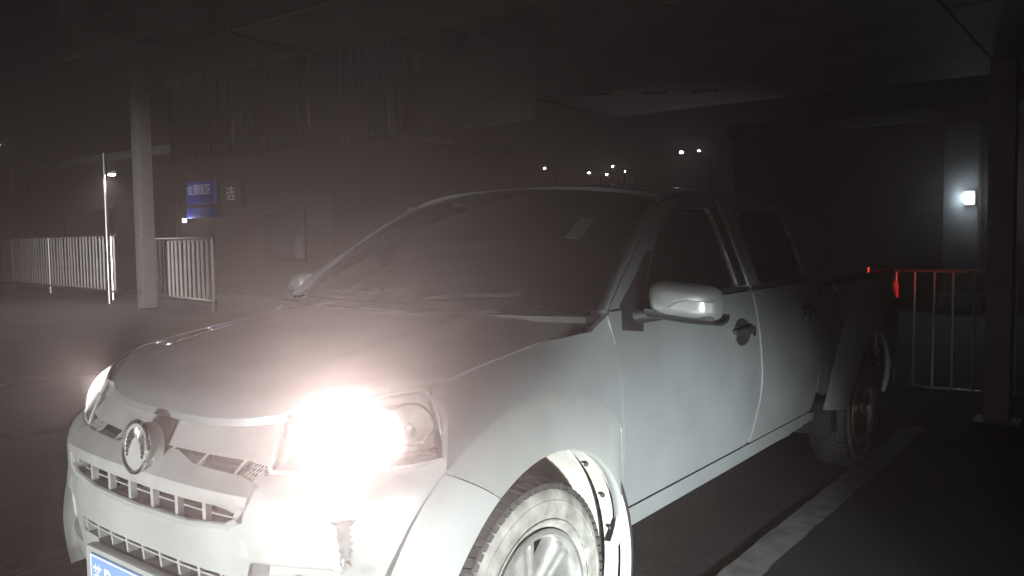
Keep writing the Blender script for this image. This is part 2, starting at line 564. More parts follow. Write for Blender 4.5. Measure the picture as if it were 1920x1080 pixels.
for sd in (1, -1):
    mir = sd < 0
    # wing
    p = [(.428, 1.165), (.428, .60)]
    a_start = math.acos(.425 / .60)
    p += [q for q in arcpts(AX0, lambda a: ro_front(a) - .004, R(46), R(128), 20)]
    p += [(-.380, .845), (-.372, .90), (-.355, .96), (-.335, seamz(-.335) - .004)]
    p += [(y, seamz(y) + (0 if y < .28 else (y - .28) * .05)) for y in (-.25, -.15, -.05, .05, .15, .25, .33)]
    panel('wing', p, XF, PAINT, TR, step=.05, thick=.018, mirror=mir)
    # flares: upper part on the wing, front part on the bumper
    flare('wheel_arch_flare', AX0, .455, ro_front, R(5), R(121.6), lambda a: .030 + .022 * max(0, -math.cos(a)) - .012 * max(0, math.cos(a)), mir, sk1=R(7.2))
    flare('bumper_flare', AX0, .455, lambda a: .615 - .02 * (a - R(125)), R(121.9), R(185), lambda a: .030 + .022 * max(0, -math.cos(a)) if sd > 0 else -.03, mir, BUMP, 26, sk0=R(7.2))
    # wheel house liner behind the front wheel: sheets with two slots between them
    def liner(cy, segs, mt):
        for a0, a1, x0, x1, dr in segs:
            bm = bmesh.new()
            grid(bm, lambda i, j: Vector((sd * (x0 + (x1 - x0) * j), cy + (.47 + dr) * math.cos(a0 + (a1 - a0) * i), HZ + (.47 + dr) * math.sin(a0 + (a1 - a0) * i))), 20, 6)
            thicken(bm, lambda v: Vector((v.co.x, cy + (v.co.y - cy) * 1.02, HZ + (v.co.z - HZ) * 1.02)))
            finish('wheel_house_liner', bm, mt, TR, True)
    liner(AX0, ((R(-14), R(95), .832, .866, -.010), (R(-14), R(92), .768, .814, -.004), (R(-14), R(88), .30, .738, .002)), LINER)
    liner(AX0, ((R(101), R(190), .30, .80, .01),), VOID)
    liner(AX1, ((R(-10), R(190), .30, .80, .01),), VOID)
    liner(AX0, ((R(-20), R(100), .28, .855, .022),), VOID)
    for a in (28, 48, 12):
        bm = bmesh.new()
        M = Matrix.Translation((sd * .80, .455 * math.cos(R(a)), HZ + .455 * math.sin(R(a)))) @ Matrix.Rotation(R(-90 + a), 4, 'X')
        bmesh.ops.create_uvsphere(bm, u_segments=8, v_segments=6, radius=.008, matrix=M)
        finish('liner_clip', bm, BLACK, TR, True)
    # front door skin
    fd = [(.442, .515), (.442, .80), (.438, .97), (.415, 1.10), (.405, 1.163), (1.606, 1.163), (1.612, .95), (1.622, .80), (1.605, .70), (1.535, .555), (1.50, .515)]
    d1 = panel('front_door', round_poly(fd, .03, 3), XS, PAINT, TR, step=.06, thick=.03, mirror=mir)
    rd = [(1.511, .515), (1.545, .553), (1.616, .697), (1.633, .80), (1.623, .95), (1.617, 1.163), (2.425, 1.163), (2.43, .93), (2.425, .80), (2.40, .66), (2.36, .56), (2.32, .515)]
    d2 = panel('rear_door', round_poly(rd, .03, 3), lambda y, z, d: XS(y, z, d - .003), PAINT, TR, step=.06, thick=.03, mirror=mir)
    # door frames with their windows
    fo = [(.425, 1.169), (.56, 1.262), (.77, 1.388), (.92, 1.482), (1.02, 1.528), (1.16, 1.552), (1.35, 1.562), (1.565, 1.564), (1.600, 1.169)]
    fh = [(.66, 1.186), (.845, 1.36), (.97, 1.447), (1.08, 1.498), (1.20, 1.516), (1.455, 1.522), (1.492, 1.186)]
    sail = [(.505, 1.186), (.655, 1.186), (.835, 1.358), (.80, 1.352), (.66, 1.272)]
    panel('front_door_frame', round_poly(fo, .02, 2), XG, PAINT, d1, holes=(round_poly(fh, .03, 3),), step=.09, thick=.03, mirror=mir)
    panel('window', [(y, z) for y, z in fh], lambda y, z, d: XG(y, z, d + .014), TINT, d1, step=.1, thick=.004, mirror=mir)
    panel('mirror_sail', [(.475, 1.10), (.60, 1.085), (.66, 1.20), (.82, 1.352), (.775, 1.345), (.60, 1.24), (.50, 1.18)], lambda y, z, d: (max(XS(y, min(z, 1.165))[0] if z < 1.165 else XG(y, z)[0], 0) + .006 - d, y, z), BLACK, d1, step=.06, thick=.012, mirror=mir)
    rfo = [(1.612, 1.169), (1.577, 1.564), (1.9, 1.562), (2.25, 1.556), (2.37, 1.535), (2.415, 1.45), (2.43, 1.169)]
    rfh = [(1.72, 1.186), (1.70, 1.522), (2.00, 1.520), (2.24, 1.514), (2.315, 1.49), (2.335, 1.40), (2.325, 1.186)]
    panel('rear_door_frame', round_poly(rfo, .02, 2), lambda y, z, d: XG(y, z, d - .003), PAINT, d2, holes=(round_poly(rfh, .03, 3),), step=.09, thick=.03, mirror=mir)
    panel('window', rfh, lambda y, z, d: XG(y, z, d + .014), TINT, d2, step=.1, thick=.004, mirror=mir)
    # window channels and drip strips
    def strip(nm, path, r, m_, par, off=.004):
        bm = bmesh.new()
        tube(bm, [Vector((sd * (XG(y, z)[0] + off), y, z)) for y, z in path], r, 8)
        finish(nm, bm, m_, par, True)
    strip('window_channel', [(1.458, 1.52), (1.475, 1.36), (1.492, 1.19)], .006, CHROME, d1, -.004)
    strip('pillar_trim', [(1.55, 1.55), (1.565, 1.38), (1.585, 1.185)], .005, GREYP, d1, .003)
    strip('window_channel', [(2.25, 1.514), (2.33, 1.42), (2.325, 1.19)], .006, CHROME, d2, -.002)
    strip('window_seal', [(.60, 1.176), (1.0, 1.178), (1.59, 1.176)], .008, BLACK, d1, .0)
    strip('window_seal', [(1.62, 1.176), (2.0, 1.178), (2.42, 1.176)], .008, BLACK, d2, .0)
    panel('pillar_applique', [(1.497, 1.19), (1.463, 1.52), (1.545, 1.545), (1.578, 1.19)], lambda y, z, d: XG(y, z, d - .003), BLACK, d1, step=.08, thick=.004, mirror=mir)
    # body behind the gaps
    panel('inner_sill', [(.52, .46), (2.46, .46), (2.46, 1.165), (.40, 1.165), (.40, .86), (.52, .80)], lambda y, z, d: XS(y, z, d + .055), SEAM, TR, step=.12, thick=.01, mirror=mir)
    # handles
    for par, hy, hz in ((d1, 1.43, 1.0), (d2, 2.235, 1.015)):
        bm = bmesh.new()
        M = Matrix.Translation((sd * (XS(hy, hz)[0] + .002), hy, hz))
        lathe(bm, [(-.004, .070), (.006, .066), (.005, .060), (.0025, .045), (.002, .0)], 28, M @ Matrix.Diagonal((sd, 1.15, .82, 1)))
        rec = finish('handle_recess', bm, BLACK, par, True)
        bm = bmesh.new()
        n = 14
        def hp(i):
            t = -1 + 2 * i / n
            return Vector((sd * (XS(hy, hz)[0] + .030 - .018 * t * t), hy + .098 * t, hz + .010))
        tube(bm, [hp(i) for i in range(n + 1)], [.011 + .008 * (1 - abs(-1 + 2 * i / n)) for i in range(n + 1)], 10)
        finish('handle', bm, BLACK, par, True)
    bm = bmesh.new()
    M = Matrix.Translation((sd * (XS(1.47, .93)[0] + .001), 1.55, .985))
    lathe(bm, [(.002, .012), (.004, .008), (.004, .0)], 14, M @ Matrix.Diagonal((sd, 1, 1, 1)))
    finish('lock', bm, CHROME, d1, True)
    # sill under the doors with a ragged muddy end
    bot = [(2.42 - .02 * k, .445 + .012 * random.random() - .0009 * k) for k in range(18)] + [(1.9, .437), (1.4, .433), (.9, .432), (.462, .430)]
    panel('sill', [(.462, .505), (2.30, .505), (2.42, .49)] + bot, lambda y, z, d: XS(y, z, d + .002), PAINT, TR, step=.08, thick=.05, mirror=mir)
    # cab corner behind the rear door and the bed side
    panel('cab_corner', [(2.437, 1.165), (2.54, 1.165), (2.54, .56), (2.41, .60), (2.437, .80)], lambda y, z, d: XS(y, z, d), PAINT, TR, step=.08, thick=.03, mirror=mir)
    panel('cab_rear_pillar', round_poly([(2.437, 1.169), (2.422, 1.45), (2.378, 1.545), (2.46, 1.54), (2.50, 1.45), (2.54, 1.169)], .015, 2), XG, PAINT, TR, step=.06, thick=.03, mirror=mir)
    bedp = [(2.56, 1.125), (4.12, 1.125), (4.14, .62), (3.92, .55)] + arcpts(AX1, .59, R(18), R(162), 24) + [(2.70, .56), (2.56, .56)]
    bed = panel('bed_side', bedp, lambda y, z, d: (XS(y, z)[0] - .004 - d, y, z), PAINT, TR, step=.08, thick=.04, mirror=mir)
    def ro_rear(a):
        c = -math.cos(a)
        return .66 + .10 * max(0, c) ** 2
    flare('rear_wheel_arch_flare', AX1, .46, ro_rear, R(4), R(171), lambda a: .052, mir)
    bm = bmesh.new()
    tube(bm, [(sd * .80, 2.565, 1.135), (sd * .80, 4.12, 1.135)], .028, 10)
    finish('bed_rail_cap', bm, BLACK, TR, True)
    for hy in (2.66, 2.95, 3.3, 3.75):
        bm = bmesh.new()
        tube(bm, [Vector((sd * .852, hy + .035 * math.cos(t), 1.105 + .028 * math.sin(t))) for t in [math.pi * k / 8 for k in range(9)]], .006, 8)
        finish('tie_down_hook', bm, CHROME, TR, True)
    # tail lamp
    bm = bmesh.new()
    lathe_pts = []
    box(bm, (sd * .70 if sd > 0 else -.846, 4.115, .95), (.846 if sd > 0 else -.70, 4.17, 1.09))
    bmesh.ops.bevel(bm, geom=bm.edges[:], offset=.022, segments=3, affect='EDGES')
    tl = finish('tail_lamp', bm, TAILE, TR, True)
    # wing mirror
    if True:
        bm = bmesh.new()
        cx, cy, cz = sd * .985, .635, 1.192
        n, m_ = 24, 14
        rings = []
        for i in range(m_ + 1):
            a = math.pi * i / m_
            ring = []
            for k in range(n):
                b = 2 * math.pi * k / n
                ex = math.copysign(abs(math.cos(b)) ** .5, math.cos(b))
                ez = math.copysign(abs(math.sin(b)) ** .55, math.sin(b))
                ry = math.sin(a) ** .55
                yy = -math.cos(a)
                yy = yy * .078 if yy < 0 else yy * .03
                xx = ex * ry * .106
                zz = ez * ry * .062
                zz += .014 * (xx / .106) * -1
                yy += .10 * (xx / .106) * .45
                ring.append(bm.verts.new((cx + sd * xx, cy + yy, cz + zz)))
            rings.append(ring)
        for i in range(m_):
            for k in range(n):
                try: bm.faces.new((rings[i][k], rings[i][(k+1) % n], rings[i+1][(k+1) % n], rings[i+1][k]))
                except ValueError: pass
        bmesh.ops.remove_doubles(bm, verts=bm.verts[:], dist=1e-4)
        mh = finish('wing_mirror', bm, FLARE, TR, 60)
        # black foot and skirt
        bm = bmesh.new()
        tube(bm, [(sd * .80, .57, 1.135), (sd * .86, .60, 1.145), (sd * .93, .63, 1.155)], [.030, .028, .025], 12)
        finish('mirror_arm', bm, BLACK, mh, True)
        bm = bmesh.new()
        def skirt(i, j):
            t = -1 + 2 * i
            b = math.pi + math.pi * j
            return Vector((cx + sd * t * .100, cy + .045 * t + .07 * math.cos(b) * .9, cz - .048 - .014 * t + 0.026 * math.sin(b) * (1 - .25 * t * t)))
        grid(bm, skirt, 16, 10)
        thicken(bm, lambda v: v.co + Vector((0, 0, .012)))
        finish('mirror_skirt', bm, BLACK, mh, True)
        bm = bmesh.new()
        def ind(i, j):
            t = i
            xx = -.022 + .120 * t
            zz = -.022 - .014 * xx / .106 + (.032 * (math.sin(min(t, .55) / .55 * math.pi / 2)) ** .8) * j
            rr = max(0, 1 - (abs(xx) / .106) ** 4) ** .25
            rz = max(0, 1 - (abs(zz) / .062) ** 3.6) ** .28
            yy = -.081 * min(1, (max(rr, .05) * max(rz, .05)) ** .8) + .045 * xx / .106
            return Vector((cx + sd * xx, cy + yy - .003, cz + zz))
        grid(bm, ind, 14, 4)
        thicken(bm, lambda v: v.co + Vector((0, .02, 0)))
        finish('indicator_lens', bm, AMBER, mh, True)

# ---- cab: windscreen, pillars, roof, rear wall
def WS(u, v, d=0):
    B = Vector((.765 * u, .275 + .16 * u * u, 1.172 - .004 * u * u))
    T = Vector((.640 * u, .985 + .085 * u * u, 1.612 - .052 * u ** 2))
    p = B.lerp(T, v)
    p += Vector((0, -.025, .020)) * (4 * v * (1 - v))
    return p - Vector((0, -.5, .85)) * d
bm = bmesh.new()
grid(bm, lambda i, j: WS(-1 + 2 * i, j), 24, 14)
thicken(bm, lambda v: v.co + Vector((0, .003, -.005)))
ws = finish('windscreen', bm, SHIELD, TR, True)
bm = bmesh.new()
grid(bm, lambda i, j: WS(.69 + .085 * i, .50 + .19 * j, -.002), 4, 4)
thicken(bm, lambda v: v.co + Vector((0, -.001, .0015)))
finish('windscreen_sticker', bm, STICK, ws, True)
for s in (-1, 1):
    bm = bmesh.new()
    tube(bm, [WS(s * .12 + .35 * t - (.55 if s < 0 else 0), .02 + .03 * t, -.012) for t in (0, .5, 1, 1.5)], .007, 6)
    finish('wiper', bm, BLACK, ws, True)
bm = bmesh.new()
grid(bm, lambda i, j: Vector(((-1 + 2 * i) * .78, .20 + .25 * j + .14 * (-1 + 2 * i) ** 2, 1.152 + .012 * j)), 20, 4)
thicken(bm, lambda v: v.co - Vector((0, 0, .02)))
finish('cowl', bm, BLACK, TR, True)
doorf = [(.425, 1.169), (.56, 1.262), (.77, 1.388), (.92, 1.482), (1.02, 1.528)]
for sd in (1, -1):
    bm = bmesh.new()
    n = 14
    sp = spline([p[1] for p in doorf], [p[0] for p in doorf])
    def ap(i, j):
        v = i
        a = WS(sd * 1.0, v)
        z = a.z - .006
        yb = sp(max(1.169, min(z, 1.528))) - .006
        b = Vector((sd * (XG(yb, max(z, 1.169))[0] - .002), yb, z))
        mid = a.lerp(b, j)
        out = Vector((sd * .35, -.45, .15)).normalized() * .018 * (4 * j * (1 - j))
        return mid + out
    grid(bm, ap, n, 8)
    thicken(bm, lambda v: v.co - Vector((sd * .02, -.012, .012)))
    finish('windscreen_pillar', bm, PAINT, TR, True)
    # drip rail and lower corner closing wing to pillar
def roof(i, j):
    x = (-1 + 2 * i)
    y0 = .985 + .085 * x * x
    y1 = 2.46
    y = y0 + (y1 - y0) * j
    t = abs(x)
    edge = .655 + .004 * math.sin(j * math.pi)
    xx = math.copysign(edge * t, x) if t else 0
    zc = spline([.95, 1.15, 1.5, 2.0, 2.3, 2.46], [1.610, 1.632, 1.645, 1.64, 1.622, 1.575])(y)
    zz = zc - .058 * t ** 3.2
    return Vector((xx, y, zz))
bm = bmesh.new()
grid(bm, roof, 28, 26)
thicken(bm, lambda v: v.co - Vector((0, 0, .03)))
finish('roof', bm, PAINT, TR, True)
bm = bmesh.new()
grid(bm, lambda i, j: Vector(((-1 + 2 * i) * (.80 - .145 * max(0, (1.165 + .39 * j - 1.165) / .40) ** 1.15), 2.535 - .085 * j ** 2, 1.10 + .455 * j)), 20, 10)
thicken(bm, lambda v: v.co - Vector((0, .02, 0)))
finish('cab_back', bm, PAINT, TR, True)
bm = bmesh.new()
grid(bm, lambda i, j: Vector(((-1 + 2 * i) * (.62 - .06 * j), 2.548 - .075 * (.3 + .6 * j) ** 2, 1.235 + .25 * j)), 10, 4)
thicken(bm, lambda v: v.co - Vector((0, .006, 0)))
finish('rear_window', bm, GLASSD, TR, True)
# cabin inside
bevbox('dashboard', (-.72, .42, .85), (.72, .78, 1.13), DARKIN, TR, .06, seg=3)
bevbox('cabin_floor', (-.76, .52, .47), (.76, 2.5, .56), DARKIN, TR, .02)
for x in (-.38, .38):
    s = bevbox('seat', (x - .25, 1.15, .56), (x + .25, 1.66, .82), DARKIN, TR, .06, seg=3)
    bevbox('backrest', (x - .24, 1.58, .80), (x + .24, 1.72, 1.34), DARKIN, s, .05, seg=3)
    bevbox('headrest', (x - .13, 1.60, 1.36), (x + .13, 1.70, 1.52), DARKIN, s, .04, seg=3)
bevbox('rear_bench', (-.64, 2.0, .56), (.64, 2.42, 1.28), DARKIN, TR, .06, seg=3)
bm = bmesh.new()
M = Matrix.Translation((.38, .86, 1.08)) @ Matrix.Rotation(R(-62), 4, 'X')
tube(bm, [M @ Vector((.185 * math.cos(2 * math.pi * k / 28), .185 * math.sin(2 * math.pi * k / 28), 0)) for k in range(29)], .014, 8)
for a in (0, 120, 240):
    tube(bm, [M @ Vector((0, 0, -.03)), M @ Vector((.18 * math.cos(R(a + 30)), .18 * math.sin(R(a + 30)), 0))], .016, 6)
finish('steering_wheel', bm, BLACK, TR, True)
# underbody and bed
bevbox('chassis', (-.52, -.42, .30), (.52, 4.1, .50), VOID, TR, .03)
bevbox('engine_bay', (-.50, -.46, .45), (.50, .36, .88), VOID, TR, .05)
bevbox('bed_floor', (-.79, 2.60, .56), (.79, 4.10, .62), BLACK, TR, .01)
bevbox('bed_front_wall', (-.79, 2.575, .58), (.79, 2.62, 1.12), PAINT, TR, .012)
tg = bevbox('tailgate', (-.69, 4.09, .60), (.69, 4.15, 1.11), PAINT, TR, .015)
bevbox('tailgate_handle', (-.12, 4.152, .92), (.12, 4.17, 1.0), BLACK, tg, .006)
bevbox('rear_bumper', (-.80, 4.16, .45), (.80, 4.32, .60), CHROME, TR, .035, seg=3)
for sd in (1, -1):
    bevbox('mud_flap', (sd * .70 - .12, 3.80, .13), (sd * .70 + .12, 3.815, .50), BLACK, TR, .004)
    bm = bmesh.new()
    tube(bm, [(sd * .12, AX1, HZ), (sd * .70, AX1, HZ)], .045, 12)
    finish('axle', bm, VOID, TR, True)
    bm = bmesh.new()
    tube(bm, [(sd * .12, AX0, HZ), (sd * .66, AX0, HZ)], .035, 12)
    finish('axle', bm, VOID, TR, True)

# ---- nose: bumper
gp = [(-.455, .835), (-.44, .76), (-.40, .705), (-.25, .683), (0, .676), (.25, .683), (.40, .705), (.44, .76), (.455, .835)]
U = UE
bp = [(U - .02, .858), (UH1 - .01, .861)] + [(UH0 + (UH1 - UH0) * t, .826 + .036 * t ** 1.2) for t in (.85, .7, .55, .4, .25, .1)] + [(UH0 - .005, .825)]
bpoly = ([(-U, .40), (-.55, .36), (.55, .36), (U, .40), (U + .005, .60), (U + .0, .76)] + bp + list(reversed(gp)) + [(-a, b) for a, b in reversed(bp)] + [(-U, .76), (-U - .005, .60)])
fog = round_poly([(.430, .470), (.465, .625), (.690, .628), (.715, .60), (.70, .470)], .022, 4)
fogm = [(-a, b) for a, b in fog]
slot = round_poly([(-.39, .528), (-.385, .572), (.385, .572), (.39, .528)], .012, 3)
def FMbump(u, z, d):
    # soft crease across the face
    x, y, zz = FM(u, z, d - .010 * math.exp(-((z - .635 - .05 * max(0, abs(u) - .45)) / .018) ** 2))
    return (x, y, zz)
bmp = panel('front_bumper', bpoly, FMbump, BUMP, TR, holes=(fog, fogm, slot), step=.045, thick=.03)
# fog lamp trays
for s in (1, -1):
    bm = poly2d([(s * a, b) for a, b in round_poly([(.425, .465), (.46, .632), (.695, .635), (.722, .60), (.705, .465)], .022, 4)], (), .05)
    cu, cz2 = s * .585, .545
    for v in bm.verts:
        u, z = v.co.x, v.co.y
        v.co = Vector(FM(u, z, .055))
    finish('fog_lamp_tray', bm, GREYP, bmp, True)
    bm = bmesh.new()
    L = [(s * a, b) for a, b in fog]
    q0 = [bm.verts.new(FM(u, z, .012)) for u, z in L]
    q1 = [bm.verts.new(FM(cu + (u - cu) * .86, cz2 + (z - cz2) * .84, .052)) for u, z in L]
    for i in range(len(L)):
        bm.faces.new((q0[i], q0[(i+1) % len(L)], q1[(i+1) % len(L)], q1[i]))
    finish('fog_lamp_surround', bm, GREYP, bmp, True)
    bm = bmesh.new()
    M = FMM(s * .575, .525, -.05) @ Matrix.Rotation(R(-90), 4, 'Y')
    lathe(bm, [(0, .052), (.02, .052), (.022, .044), (.015, .03), (.018, 0)], 24, M)
    finish('fog_lamp', bm, AMBER, bmp, True)
SCUFF_SHADE = mat('scuff_and_recess_shade', (.18, .18, .175), .8, noise=(40, (.27, .27, .26), .4, .7))  # jagged scuff with the recess shade painted into the same grey
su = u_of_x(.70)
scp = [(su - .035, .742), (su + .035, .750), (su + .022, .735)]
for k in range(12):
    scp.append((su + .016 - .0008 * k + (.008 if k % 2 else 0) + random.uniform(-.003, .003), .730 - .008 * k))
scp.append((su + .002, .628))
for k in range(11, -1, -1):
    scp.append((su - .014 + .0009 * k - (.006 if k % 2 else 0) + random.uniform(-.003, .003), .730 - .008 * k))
panel('scuff_shade_patch', scp, lambda u, z, d: FMbump(u, z, d - .0015), SCUFF_SHADE, bmp, step=.03, thick=.001)
# lower slot: backing, rail, ribs
def fpanel(name, poly, d, th, m, par, step=.05):
    return panel(name, poly, lambda u, z, dd: FM(u, z, d + dd), m, par, step=step, thick=th)
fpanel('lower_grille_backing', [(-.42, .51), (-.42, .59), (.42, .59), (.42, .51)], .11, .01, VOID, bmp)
fpanel('lower_grille_rail', [(-.388, .556), (-.388, .561), (.388, .561), (.388, .556)], .004, .02, BUMP, bmp)
for k in range(9):
    u = -.36 + .09 * k
    fpanel('lower_grille_rib', [(u - .005, .526), (u - .005, .574), (u + .005, .574), (u + .005, .526)], .002, .03, BUMP, bmp, .1)
# plate recess and number plate
bevbox('plate_bracket', (-.262, -.750, .365), (.262, -.715, .527), BUMP, bmp, .01)
pl = bevbox('number_plate', (-.22, -.7555, .372), (.22, -.752, .512), PLATEB, bmp, .0015, seg=1)

def text_mesh(txt, size, M, m, name, parent=None, ext=.001, sx=1.0):
    cu = bpy.data.curves.new(name, 'FONT')
    cu.body = txt
    cu.size = size
    cu.extrude = ext
    cu.align_x = 'CENTER'
    cu.align_y = 'CENTER'
    o = bpy.data.objects.new(name, cu)
    COL.objects.link(o)
    bpy.context.view_layer.update()
    dg = bpy.context.evaluated_depsgraph_get()
    me = bpy.data.meshes.new_from_object(o.evaluated_get(dg))
    bpy.data.objects.remove(o)
    me.transform(M @ Matrix.Diagonal((sx, 1, 1, 1)))
    me.materials.clear()
    me.materials.append(m)
    q = bpy.data.objects.new(name, me)
    COL.objects.link(q)
    if parent:
        q.parent = parent
        q.matrix_parent_inverse = parent_inv(parent)
    return q
PM = Matrix.Rotation(R(90), 4, 'X')
for ch, xx, sx in (('苏', -.176, .62), ('P', -.118, .72), ('S', -.036, .72), ('6', .026, .72), ('3', .084, .72), ('8', .140, .72), ('2', .194, .72)):
    text_mesh(ch, .115 if ch != '苏' else .085, Matrix.Translation((xx, -.7562, .440)) @ PM, PLATEW, 'plate_character', bmp, .0006, sx)
bm = bmesh.new()
for a, b in (((-.216, .376), (.216, .379)), ((-.216, .505), (.216, .508)), ((-.216, .379), (-.213, .505)), ((.213, .379), (.216, .505))):
    box(bm, (a[0], -.7563, a[1]), (b[0], -.7553, b[1]))
finish('plate_border', bm, PLATEW, bmp)

# grille
gr = empty('grille', (0, -.65, .80), TR)
gr.matrix_parent_inverse = parent_inv(TR)
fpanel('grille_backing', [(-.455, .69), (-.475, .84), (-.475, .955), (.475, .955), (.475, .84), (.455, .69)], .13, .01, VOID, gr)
tb = [(-.478, .868), (-.40, .858), (-.10, .848), (.10, .848), (.40, .852), (.478, .846), (.482, .935), (.40, .950), (.2, .943), (0, .938), (-.2, .943), (-.40, .950), (-.482, .940)]
def topbar(u, z, d):
    t = (z - .846) / .09
    return FM(u, z, d - .020 * (1 - max(0, min(1, t)) ** 2) + .035 * max(0, t))
panel('upper_grille_bar', tb, topbar, GRILLE, gr, step=.03, thick=.03)
mb = [(-.476, .768), (-.40, .757), (0, .742), (.36, .748), (.41, .735), (.462, .760), (.478, .808), (.40, .818), (.20, .822), (.10, .838), (-.10, .838), (-.20, .824), (-.40, .826), (-.476, .828)]
def midbar(u, z, d):
    t = (z - .742) / .07
    return FM(u, z, d - .016 * (1 - (2 * max(0, min(1, t)) - 1) ** 2) ** .5 * .9)
panel('middle_grille_bar', mb, midbar, GRILLE, gr, step=.028, thick=.03)
fr = [(-.452, .76), (-.435, .722), (-.39, .700), (-.25, .684), (0, .678), (.25, .684), (.39, .700), (.435, .722), (.452, .76)]
bm = bmesh.new()
tube(bm, [FM(u, z, -.004) for u, z in fr], [.010] * len(fr), 8)
finish('grille_lip', bm, BUMP, gr, True)
fpanel('lower_grille_wire', [(-.43, .712), (-.43, .716), (.43, .716), (.43, .712)], .02, .01, GRILLE, gr)
for k in range(8):
    u = -.42 + .12 * k
    fpanel('grille_rib', [(u - .007, .682), (u - .007, .752), (u + .007, .752), (u + .007, .682)], .002, .018, GRILLE, gr, .2)
for k in range(6):
    u = -.375 + .15 * k
    fpanel('grille_rib', [(u - .006, .806), (u - .006, .856), (u + .006, .856), (u + .006, .806)], .006, .014, GRILLE, gr, .2)
# honeycomb mesh at the grille ends and along its top
def lattice(name, u0, u1, z0, z1, stp, d):
    bm = bmesh.new()
    n = int((u1 - u0) / stp)
    rows = max(1, int((z1 - z0) / (stp * .7)))
    for r in range(rows):
        for k in range(n):
            a = u0 + stp * (k + (.5 if r % 2 else 0))
            za, zb = z0 + (z1 - z0) * r / rows, z0 + (z1 - z0) * (r + 1) / rows
            tube(bm, [FM(a, za, d), FM(a + stp * .5, zb, d)], .0016, 4, False)
            tube(bm, [FM(a + stp, za, d), FM(a + stp * .5, zb, d)], .0016, 4, False)
    o = finish(name, bm, GRILLE, gr)
    o['kind'] = 'stuff'
lattice('grille_mesh', .40, .475, .812, .848, .012, .012)
lattice('grille_mesh', .40, .46, .70, .738, .012, .012)
lattice('grille_mesh', -.475, -.40, .815, .86, .012, .012)
lattice('grille_mesh', -.30, .30, .932, .952, .012, .006)
# round emblem
em = empty('emblem', FM(0, .845, -.05), TR)
em.matrix_parent_inverse = parent_inv(TR)
EM = FMM(0, .848, .0)
Mx = Matrix.Translation((0, -.714, .845)) @ Matrix.Rotation(R(-8), 4, 'X') @ Matrix.Rotation(R(90), 4, 'X')
def disc(name, r, z0, z1, m, bev):
    bm = bmesh.new()
    prof = [(z0, r), (z1 - bev, r), (z1, r - bev), (z1, 0)]
    lathe(bm, prof, 40, Mx @ Matrix.Rotation(R(-90), 4, 'Y'))
    return finish(name, bm, m, em, True)
disc('emblem_base', .066, -.04, .006, GRILLE, .004)
bm = bmesh.new()
tube(bm, [Mx @ Vector((.066 * math.cos(2 * math.pi * k / 40), .069 * math.sin(2 * math.pi * k / 40), .006)) for k in range(41)], .0065, 8)
finish('emblem_ring', bm, CHROME, em, True)
for s in (-1, 1):
    bm = bmesh.new()
    n = 16
    def leg(i, j):
        a = R(92) - R(128) * i
        r0, r1 = .024, .051
        if i < .1: r0 = .034
        wv = math.sin(min(1, (1 - i) * 2.2) * math.pi / 2)
        r = r0 + (r1 - r0) * (1 - j) if True else 0
        r = r1 - (r1 - r0) * j * (.35 + .65 * wv)
        h = .008 + .0016 * math.sin(i * 60)
        return Mx @ Vector((s * r * math.cos(a), r * 1.05 * math.sin(a), h))
    grid(bm, leg, 48, 4)
    thicken(bm, lambda v: v.co + Vector((0, .008, 0)))
    finish('emblem_wing', bm, CHROME, em, 30)

